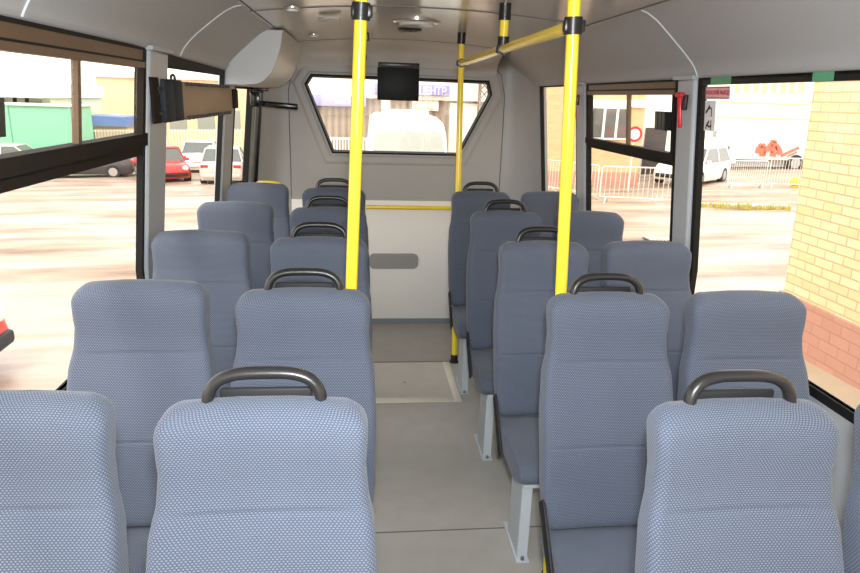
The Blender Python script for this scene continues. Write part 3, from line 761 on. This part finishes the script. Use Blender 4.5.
# generic boxes of a building, UV-mapped in metres
def bpart(name, m, parent, a, b, bev=0, kind=None):
    o = MB().box2(a, b, bev).build(name, m, parent, smooth=0); box_uv(o); return o
# left side
t = thing('shipping_container', 'pale green container wall behind the parked silver car', 'container', (-17, 36, ground_z(-17, 39)))
a = at(-60, 100, 36).x; b2 = at(70, 100, 36).x; z1 = at(70, 107, 36).z
bpart('body', M['greenc'], t, (a, 36, ground_z(-17, 39)), (b2, 38.5, z1))
k = 0
for x in (a+.1, (a+b2)/2, b2-.1): MB().box2((x-.06, 35.95, ground_z(-17, 39)), (x+.06, 36, z1)).build('corner_post', M['greenc'], t)
bpart('roof', M['paleg'], t, (a-.1, 35.9, z1), (b2+.1, 38.6, z1+.08))
t = thing('low_building', 'pale building with a white overhanging roof behind the green container', 'building', (-25, 42, ground_z(-25, 50)))
a = at(-120, 100, 42).x; b2 = at(50, 100, 42).x
bpart('wall', M['paleg'], t, (a, 42, ground_z(-25, 50)), (b2, 50, at(40, 96, 42).z))
bpart('roof', M['wrender'], t, (a-.5, 40.6, at(40, 98, 41).z), (b2+.2, 50, at(40, 84, 41).z))
for px in (10, 22, 34): p = at(px, 104, 42); MB().box((p.x, 41.97, p.z), (.9, .08, .9)).build('window', M['pale_glass'], t)
t = thing('market_stall', 'low stall with a dull blue roof far beyond the dark car', 'stall', (-18, 46, ground_z(-18, 49)))
a, b2 = at(94, 120, 46).x, at(126, 120, 46).x
bpart('wall', M['yrender'], t, (a, 46, ground_z(-18, 49)), (b2, 49, at(100, 125, 46).z)); bpart('roof', M['blue_roof'], t, (a-.3, 45.4, at(100, 126, 45.5).z), (b2+.3, 49, at(100, 116, 45.5).z))
t = thing('yellow_building', 'long pale yellow building behind the parked cars', 'building', (-11, 55, ground_z(-11, 63)))
a, b2 = at(100, 120, 55).x, at(262, 120, 55).x
bpart('wall', M['yrender'], t, (a, 55, ground_z(-11, 63)), (b2, 63, at(200, 78, 55).z)); bpart('parapet', M['wrender'], t, (a-.2, 54.8, at(200, 80, 55).z), (b2+.2, 63, at(200, 74, 55).z))
for px in (150, 178, 206, 232): p = at(px, 120, 55); MB().box((p.x, 54.97, p.z), (1.3, .08, 1.5)).build('window', M['pale_glass'], t)
t = thing('mesh_fence', 'pale rail fence running behind the parked cars', 'fence', (-10, 42, ground_z(-10, 42)))
a, b2 = at(84, 140, 42).x, at(262, 140, 42).x; n = 60
mb = MB()
for i in range(n): x = a+(b2-a)*i/(n-1); z = ground_z(x, 42); mb.box2((x-.02, 41.98, z), (x+.02, 42.02, z+1.9))
mb.build('bars', M['galv'], t)
for dz in (.3, 1.8): MB().bar((a, 42, ground_z(a, 42)+dz), (b2, 42, ground_z(b2, 42)+dz), .05, .06).build('rail', M['galv'], t)

# right side: near brick building
kc = on_ground(776, 345); KX, KY = kc.x, kc.y; zk = ground_z(KX, KY)
t = thing('brick_kiosk', 'near yellow brick building with a pinkish tiled plinth beside the bus', 'building', (KX, 3, zk)); t.rotation_euler = (0, -.045, 0)
zp = at(790, 291, KY).z
bpart('wall', M['brick'], t, (KX, -6, zp), (KX+5, KY, 3.6)); bpart('plinth', M['plinth'], t, (KX-.035, -6.03, zk-.1), (KX+5, KY+.035, zp))
bpart('roof', M['concrete'], t, (KX-.15, -6.2, 3.6), (KX+5.1, KY+.2, 3.75))
bpart('window_sill', M['concrete'], t, (KX-.12, 3.3, .70), (KX+.01, 5.05, .76))
bpart('window', M['pale_glass'], t, (KX-.02, 3.4, .76), (KX+.01, 4.95, 1.9))
x0 = KX-.75
qs = [(x0, -6), (KX+5, -6), (KX+5, KY+.5), (x0, KY+.5)]
mb = MB().hexa([(x, y, ground_z(x, y)-.05) for x, y in qs] + [(x, y, ground_z(x, y)+.03) for x, y in qs])
struct('pavement_strip', mb, M['walk'], smooth=0)
# far brick building behind the barriers
Y = 24.; gz = ground_z(7.5, 29)-.1
t = thing('brick_building', 'ochre brick building with a white-framed window behind the barriers', 'building', (7.5, Y, gz))
a, b2 = at(520, 100, Y).x, at(646, 100, Y).x; z1 = at(600, 172, Y).z
bpart('wall', M['brick_far'], t, (a, Y, z1), (b2, Y+5, 5.2)); bpart('plinth', M['plinth'], t, (a-.03, Y-.05, gz), (b2+.03, Y+5, z1))
bpart('roof', M['concrete'], t, (a-.2, Y-.2, 5.2), (b2+.2, Y+5, 5.4))
p0, p1 = at(592, 106, Y), at(627, 140, Y)
wn = bpart('window', M['white'], t, (p0.x, Y-.06, p1.z), (p1.x, Y+.02, p0.z))
for i in range(3):
    x0 = p0.x+(p1.x-p0.x)*i/3+.05; x1 = p0.x+(p1.x-p0.x)*(i+1)/3-.05
    MB().box2((x0, Y-.075, p1.z+.07), (x1, Y-.06, p0.z-.07)).build('pane', M['car_glass'], wn)
bpart('lintel', M['wrender'], t, (p0.x-.2, Y-.08, p0.z), (p1.x+.5, Y, p0.z+.25))
t = thing('garage_annex', 'low dark-doored annex beside the ochre brick building', 'annex', (10, Y+5, gz))
a, b2 = at(647, 100, Y+5).x, at(690, 100, Y+5).x
bpart('wall', M['wrender'], t, (a, Y+5, gz), (b2, Y+9, at(660, 100, Y+5).z))
bpart('door', M['dark_car'], t, (a+.1, Y+4.92, gz), (a+1.1, Y+5, at(660, 128, Y+5).z))
p = gp(629, 22.5); q = at(629, 134, 22.5)
t = thing('road_sign', 'round white sign with a red border before the ochre brick building', 'sign', p)
MB().cyl(p, (p[0], p[1], q.z+.2), .03, 10).build('post', M['galv'], t, smooth=40)
MB().cyl((p[0], p[1]-.05, q.z), (p[0], p[1]-.03, q.z), .27, 28).build('red_border', M['red'], t, smooth=40)
MB().cyl((p[0], p[1]-.06, q.z), (p[0], p[1]-.05, q.z), .18, 28).build('white_face', M['white'], t, smooth=40)
# crowd barriers
def barrier(p0, p1, label, h=1.1, n=17):
    p0, p1 = Vector((*p0, ground_z(*p0))), Vector((*p1, ground_z(*p1)))
    t = thing('crowd_barrier', label, 'barrier', (p0+p1)/2, 0, 'crowd control barriers')
    up = Vector((0, 0, h)); lo = Vector((0, 0, .17))
    MB().tube([p0+lo, p0+up*.97, p0+(p1-p0)*.03+up, p1-(p1-p0)*.03+up, p1+up*.97, p1+lo, p0+lo], .021, 8).build('frame', M['galv'], t, smooth=60)
    mb = MB()
    for i in range(1, n): q0 = p0+(p1-p0)*i/n; mb.tube([q0+lo, q0+up], .009, 6)
    mb.build('bars', M['galv'], t, smooth=60)
    d = (p1-p0).normalized(); k = Vector((-d.y, d.x, 0))
    for q0 in (p0+(p1-p0)*.08, p1-(p1-p0)*.08):
        MB().tube([q0-k*.28, q0+lo, q0+k*.28], .018, 8).build('foot', M['galv'], t, smooth=60)
def g2(px, py): p = on_ground(px, py); return (p.x, p.y)
barrier(g2(599, 202), g2(681, 206), 'white crowd barrier standing in front of the ochre brick building')
barrier(g2(546, 191), g2(596, 200.5), 'white crowd barrier beyond the rearmost right window')
barrier(g2(727, 187.8), g2(764, 188.5), 'white crowd barrier in front of the white van with the red emblem', 1.0)
barrier(g2(767, 188), g2(818, 190), 'white crowd barrier next to the corner of the near brick building')
p = on_ground(663, 240)
t = thing('drain_grate', 'low dark drain grate on the asphalt beyond the third window-side seat', 'grate', (p.x, p.y, ground_z(p.x, p.y)))
mb = MB()
for i in range(9): mb.box((p.x-.32+.08*i, p.y, p.z+.02), (.035, .34, .045))
mb.build('slats', M['concrete'], t); MB().box((p.x, p.y, p.z+.004), (.76, .40, .02)).build('tray', M['ink'], t)
# kerb and weeds
k0, k1 = on_ground(690, 206), on_ground(790, 209)
mb = MB(); mb.bar(k0+Vector((0, 0, .04)), k1+Vector((0, 0, .04)), .18, .14, .02); struct('kerb', mb, M['concrete'])
wd = MB()
for i in range(140):
    p = k0.lerp(k1, random.uniform(.05, .95)); x, y = p.x, p.y+random.uniform(-.35, -.1); h_ = random.uniform(.05, .2); dx = random.uniform(-.06, .06); z = ground_z(x, y); w_ = random.uniform(.012, .03)
    wd.hexa([(x-w_, y-.01, z), (x+w_, y-.01, z), (x+w_, y+.01, z), (x-w_, y+.01, z), (x+dx-.004, y-.002, z+h_), (x+dx+.004, y-.002, z+h_), (x+dx+.004, y+.002, z+h_), (x+dx-.004, y+.002, z+h_)])
o = wd.build('roadside_weeds', M['weed'], smooth=0); tag(o, 'yellow-green weeds growing along the kerb', 'weeds', kind='stuff')
p = on_ground(794, 187); t = thing('yellow_ball', 'bright yellow rounded object at the brick corner by the barrier', 'ball', p)
MB().ball((p.x, p.y, p.z+.20), .17, (1, 1, 1.2)).build('shell', M['yball'], t, smooth=180); MB().cyl((p.x, p.y, p.z), (p.x, p.y, p.z+.06), .10).build('foot', M['yball'], t)
# truck with red emblem
Y = 31.
t = thing('panel_van', 'long white van with a red emblem on its side, parked across the yard', 'van', (18, Y, ground_z(17, Y)))
z0 = ground_z(17, Y)
c0, c1 = at(706, 160, Y), at(736, 160, Y); b0, b1 = at(736, 160, Y), at(846, 160, Y)
zc, zbx, zlow = at(720, 141, Y).z, at(770, 129, Y).z, z0+.35
MB().box2((b0.x, Y, zlow+.2), (b1.x, Y+2.2, zbx), .05).build('cargo_box', M['white'], t)
cab = MB(); cab.prism([(c0.x-.6, Y+.05, zlow), (c1.x, Y+.05, zlow), (c1.x, Y+.05, zc), (c0.x+.45, Y+.05, zc), (c0.x-.4, Y+.05, zc-.8)], (0, 2.0, 0)); cab.build('cab', M['white'], t, smooth=0)
p0, p1 = at(712, 145, Y), at(720, 154.5, Y); MB().box2((p0.x, Y+.0, p1.z), (p1.x, Y+.06, p0.z), .03).build('cab_window', M['pale_glass'], t)
p0, p1 = at(722, 146, Y), at(729, 154.5, Y); MB().box2((p0.x, Y+.0, p1.z), (p1.x, Y+.06, p0.z), .03).build('cab_window', M['car_glass'], t)
for px in (716, 792, 806):
    x = at(px, 180, Y).x; wl = MB().tube([(x, Y-.02, z0+.42), (x, Y+.28, z0+.42)], .42, 22).build('wheel', M['tyre'], t, smooth=40); MB().tube([(x, Y-.04, z0+.42), (x, Y+.1, z0+.42)], .26, 16).build('rim', M['rim'], wl, smooth=40)
MB().box2((c0.x-.2, Y+.2, zlow-.15), (b1.x, Y+2.0, zlow+.2)).build('chassis', M['recess'], t)
em = MB()
def est(pts, w):
    for p, q_ in zip(pts, pts[1:]): em.bar(at(*p, Y-.03), at(*q_, Y-.03), .03, w)
est([(757, 153), (759, 147), (762, 144.5), (764.5, 147), (763.5, 156)], .24); est([(762.5, 146), (762.5, 156)], .30)
est([(767, 151.5), (769, 146.5), (772, 143.5), (776, 145.5), (779, 149), (780.5, 154)], .26); est([(773.5, 147), (774, 152), (772.5, 156.5)], .34); est([(770.5, 141.3), (777, 141.6)], .14)
est([(781, 156), (790, 151.5), (799, 147.5)], .13); est([(787.5, 156.5), (797, 152)], .07)
em.build('emblem', M['emblem'], t, smooth=0)
# white building far behind the truck
Y = 46.
t = thing('white_building', 'large white building with rows of windows behind the truck', 'building', (28, Y, ground_z(25, 52)))
a, b2 = at(690, 100, Y).x, at(900, 100, Y).x
bpart('wall', M['wrender'], t, (a, Y, ground_z(25, 52)), (b2, Y+10, at(760, 60, Y).z))
for zpx in (103, 118): zz = at(760, zpx, Y).z; MB().box2((a, Y-.04, zz-.05), (b2, Y, zz+.05)).build('ledge', M['yrender'], t)
for i in range(8):
    p = at(716+10*i, 133.5+.3*i, Y); wn = MB().box((p.x, Y-.02, p.z), (.45, .08, .42)).build('window', M['recess'], t)
for i in range(8):
    p = at(738+9*i, 86+.1*i, Y); MB().box((p.x, Y-.02, p.z), (.36, .08, .9)).build('window', M['yrender'], t)

# rear: shop building with signs, van, mast
Y = 30.
t = thing('shop_building', 'shop building of brown corrugated sheet with a white parapet seen through the rear window', 'building', (1.5, Y, ground_z(1.5, 38)))
a, b2 = at(270, 110, Y).x, at(520, 110, Y).x; gz = ground_z(1.5, 38)
zpar = at(400, 99, Y).z
bpart('wall', M['corr'], t, (a, Y, gz), (b2, Y+8, zpar)); bpart('parapet', M['wrender'], t, (a-.2, Y-.25, zpar), (b2+.2, Y+8, zpar+2.6))
p0, p1 = at(450, 103, Y), at(476, 150, Y); bpart('door_panel', M['wrender'], t, (p0.x, Y-.08, gz), (p1.x, Y, p0.z))
p0, p1 = at(412, 98, Y), at(438, 111, Y); sg = bpart('white_notice_board', M['white'], t, (p0.x, Y-.14, p1.z), (p1.x, Y, p0.z))
for px in (419, 431): p = at(px, 104, Y-.2); MB().tube([(p.x+math.cos(k/12*2*PI)*.17, Y-.16, p.z+math.sin(k/12*2*PI)*.22) for k in range(2, 11)], .05, 8).build('round_mark', M['yrender'], sg)
p0, p1 = at(381, 99, Y), at(390, 109, Y); bpart('white_notice_board', M['white'], t, (p0.x, Y-.14, p1.z), (p1.x, Y, p0.z))
def shop_sign(px0, px1, py0, py1, label):
    p0, p1 = at(px0, py0, Y-.3), at(px1, py1, Y-.3); t = thing('shop_sign', label, 'sign', ((p0.x+p1.x)/2, Y-.3, (p0.z+p1.z)/2))
    MB().box2((p0.x, Y-.36, p1.z), (p1.x, Y-.26, p0.z), .01).build('panel', M['blue'], t); return t, p0, p1
RT = Matrix(((1, 0, 0), (0, 0, -1), (0, 1, 0)))
t, p0, p1 = shop_sign(372, 449, 83, 96, 'pale blue sign with white Cyrillic capitals beside the hanging monitor')
z_ = (p0.z+p1.z)/2-.05; xr = p1.x-.35
pp = at(433, 90, Y-.4); text('ЦЕНТР', (pp.x, Y-.375, z_), .46, RT, M['white'], t, sx=.80)
t, p0, p1 = shop_sign(296, 366, 93.5, 107, 'plain pale blue sign band left of the near yellow pole')
p = at(340.5, 102.5, Y-.4); MB().box((p.x, Y-.37, p.z), (.42, .02, .12)).build('white_mark', M['white'], t); p = at(348.5, 98.5, Y-.4); MB().box((p.x, Y-.37, p.z), (.11, .02, .42)).build('white_mark', M['white'], t)
# van facing the bus
Yv = 13.5
x0, x1 = at(364, 140, Yv).x, at(461, 140, Yv).x; xc = (x0+x1)/2; wv = (x1-x0)/2; gz = ground_z(xc, Yv)
t = thing('white_van', 'white van parked behind the bus, its windscreen facing the rear window', 'van', (xc, Yv, gz))
ztp = at(410, 116, Yv+2.2).z; zwt = at(410, 130, Yv+1.35).z
rings = []
for y, k, z0, z1 in ((Yv, .93, gz+.35, gz+1.05), (Yv+.06, .98, gz+.28, gz+1.12), (Yv+.75, 1.0, gz+.25, gz+1.3), (Yv+.8, .99, gz+.25, gz+1.34), (Yv+1.35, .95, gz+.25, zwt), (Yv+1.7, .93, gz+.25, ztp-.06), (Yv+2.2, .92, gz+.25, ztp), (Yv+5, .92, gz+.25, ztp), (Yv+5.1, .88, gz+.3, ztp-.1)):
    w_ = wv*k; r = .14
    tp = .90
    rings.append([(xc-w_+.05, y, z0), (xc-w_, y, z0+.15), (xc-w_, y, z0+(z1-z0)*.55), (xc-w_*tp, y, z1-r*.7), (xc-w_*tp+r, y, z1), (xc+w_*tp-r, y, z1), (xc+w_*tp, y, z1-r*.7), (xc+w_, y, z0+(z1-z0)*.55), (xc+w_, y, z0+.15), (xc+w_-.05, y, z0)])
MB().loft(rings).build('body', M['white'], t, smooth=40)
MB().hexa([(xc-wv*.84, Yv+.78, gz+1.34), (xc+wv*.84, Yv+.78, gz+1.34), (xc+wv*.84, Yv+.85, gz+1.34), (xc-wv*.84, Yv+.85, gz+1.34), (xc-wv*.76, Yv+1.30, zwt-.02), (xc+wv*.76, Yv+1.30, zwt-.02), (xc+wv*.76, Yv+1.37, zwt-.02), (xc-wv*.76, Yv+1.37, zwt-.02)]).build('windscreen', M['pale_glass'], t, smooth=0)
for s in (-1, 1):
    mr = MB().box((xc+s*(wv+.06), Yv+.85, gz+1.5), (.12, .10, .30), .03).build('mirror', M['shell'], t)
    MB().box((xc+s*wv*.70, Yv+.0, gz+.88), (.34, .10, .22), .05).build('headlamp', M['head'], t)
    for y in (Yv+.9, Yv+4.1): MB().tube([(xc+s*(wv-.2), y, gz+.34), (xc+s*(wv+.0), y, gz+.34)], .34, 20).build('wheel', M['tyre'], t, smooth=40)
MB().box((xc, Yv-.01, gz+.80), (wv*1.0, .08, .20), .02).build('grille', M['shell'], t); MB().box((xc, Yv-.03, gz+.45), (wv*1.85, .14, .24), .05).build('bumper', M['recess'], t)
MB().box2((xc-.55, Yv+2.3, ztp), (xc+.55, Yv+3.4, ztp+.12), .05).build('roof_hatch', M['white'], t)
# lattice mast
Ym = 26.; p = at(484, 100, Ym); gz = ground_z(p.x, Ym)
t = thing('lattice_mast', 'brown lattice mast at the edge of the rear window', 'mast', (p.x, Ym, gz))
mb = MB(); cs = [(p.x+dx, Ym+dy) for dx in (-.18, .18) for dy in (-.18, .18)]
for x, y in cs: mb.bar((x, y, gz), (x, y, 5), .06, .06)
mb.build('legs', M['mast'], t)
mb = MB(); z = gz; i = 0
while z < 4.6:
    for a, b2 in ((0, 1), (0, 2), (3, 1), (3, 2)):
        pa, pb = (cs[a], cs[b2]) if i % 2 else (cs[b2], cs[a]); mb.bar((*pa, z), (*pb, z+.4), .04, .04)
    z += .4; i += 1
mb.build('bracing', M['mast'], t)
# fence behind on the left of the rear view
Yb = 24.; t = thing('picket_fence', 'white picket fence low in the corner of the rear window', 'fence', (at(336, 145, Yb).x, Yb, ground_z(-.5, Yb)))
a, b2 = at(322, 145, Yb).x, at(372, 145, Yb).x; n = 18; mb = MB(); zt = at(340, 137, Yb).z
for i in range(n): x = a+(b2-a)*i/(n-1); mb.box2((x-.02, Yb-.02, ground_z(x, Yb)), (x+.02, Yb+.02, zt))
mb.build('pickets', M['white'], t); 
for zz in (zt-.06, ground_z(0, Yb)+.3): MB().bar((a, Yb, zz), (b2, Yb, zz), .05, .06).build('rail', M['white'], t)

# ------------------------------------------------------------------ light: pale overcast sky, weak sun, the photographer's flash
W = bpy.data.worlds.new('pale_sky'); bpy.context.scene.world = W; W.use_nodes = True; t = W.node_tree
bg = t.nodes['Background']; co = N(t, 'ShaderNodeTexCoord'); sp = N(t, 'ShaderNodeSeparateXYZ'); t.links.new(co.outputs['Generated'], sp.inputs[0])
cr = N(t, 'ShaderNodeValToRGB'); cr.color_ramp.elements[0].position = 0; cr.color_ramp.elements[0].color = (1, .90, .78, 1); cr.color_ramp.elements[1].position = .35; cr.color_ramp.elements[1].color = (1, .97, .94, 1)
t.links.new(sp.outputs[2], cr.inputs[0]); t.links.new(cr.outputs[0], bg.inputs[0]); bg.inputs[1].default_value = 2.6
sun = bpy.data.lights.new('sun', 'SUN'); sun.energy = 1.6; sun.angle = math.radians(12); sun.color = (1, .93, .82)
so = bpy.data.objects.new('sun', sun); C.objects.link(so); so.rotation_euler = (math.radians(38), math.radians(-12), math.radians(-15))
fl = bpy.data.lights.new('camera_flash', 'AREA'); fl.shape = 'DISK'; fl.size = .10; fl.energy = 44; fl.color = (.90, .96, 1.0)
fo = bpy.data.objects.new('camera_flash', fl); C.objects.link(fo); fo.matrix_world = m @ Matrix.Translation((.02, .13, .03))

vs = bpy.context.scene.view_settings; bpy.context.scene.display_settings.display_device = 'sRGB'
vs.view_transform = 'Standard'; vs.look = 'None'; vs.gamma = 1; vs.exposure = .35; vs.use_curve_mapping = False
cy = bpy.context.scene.cycles; cy.use_denoising = True; cy.max_bounces = 10; cy.diffuse_bounces = 5; cy.transparent_max_bounces = 24; cy.caustics_reflective = False; cy.sample_clamp_indirect = 6
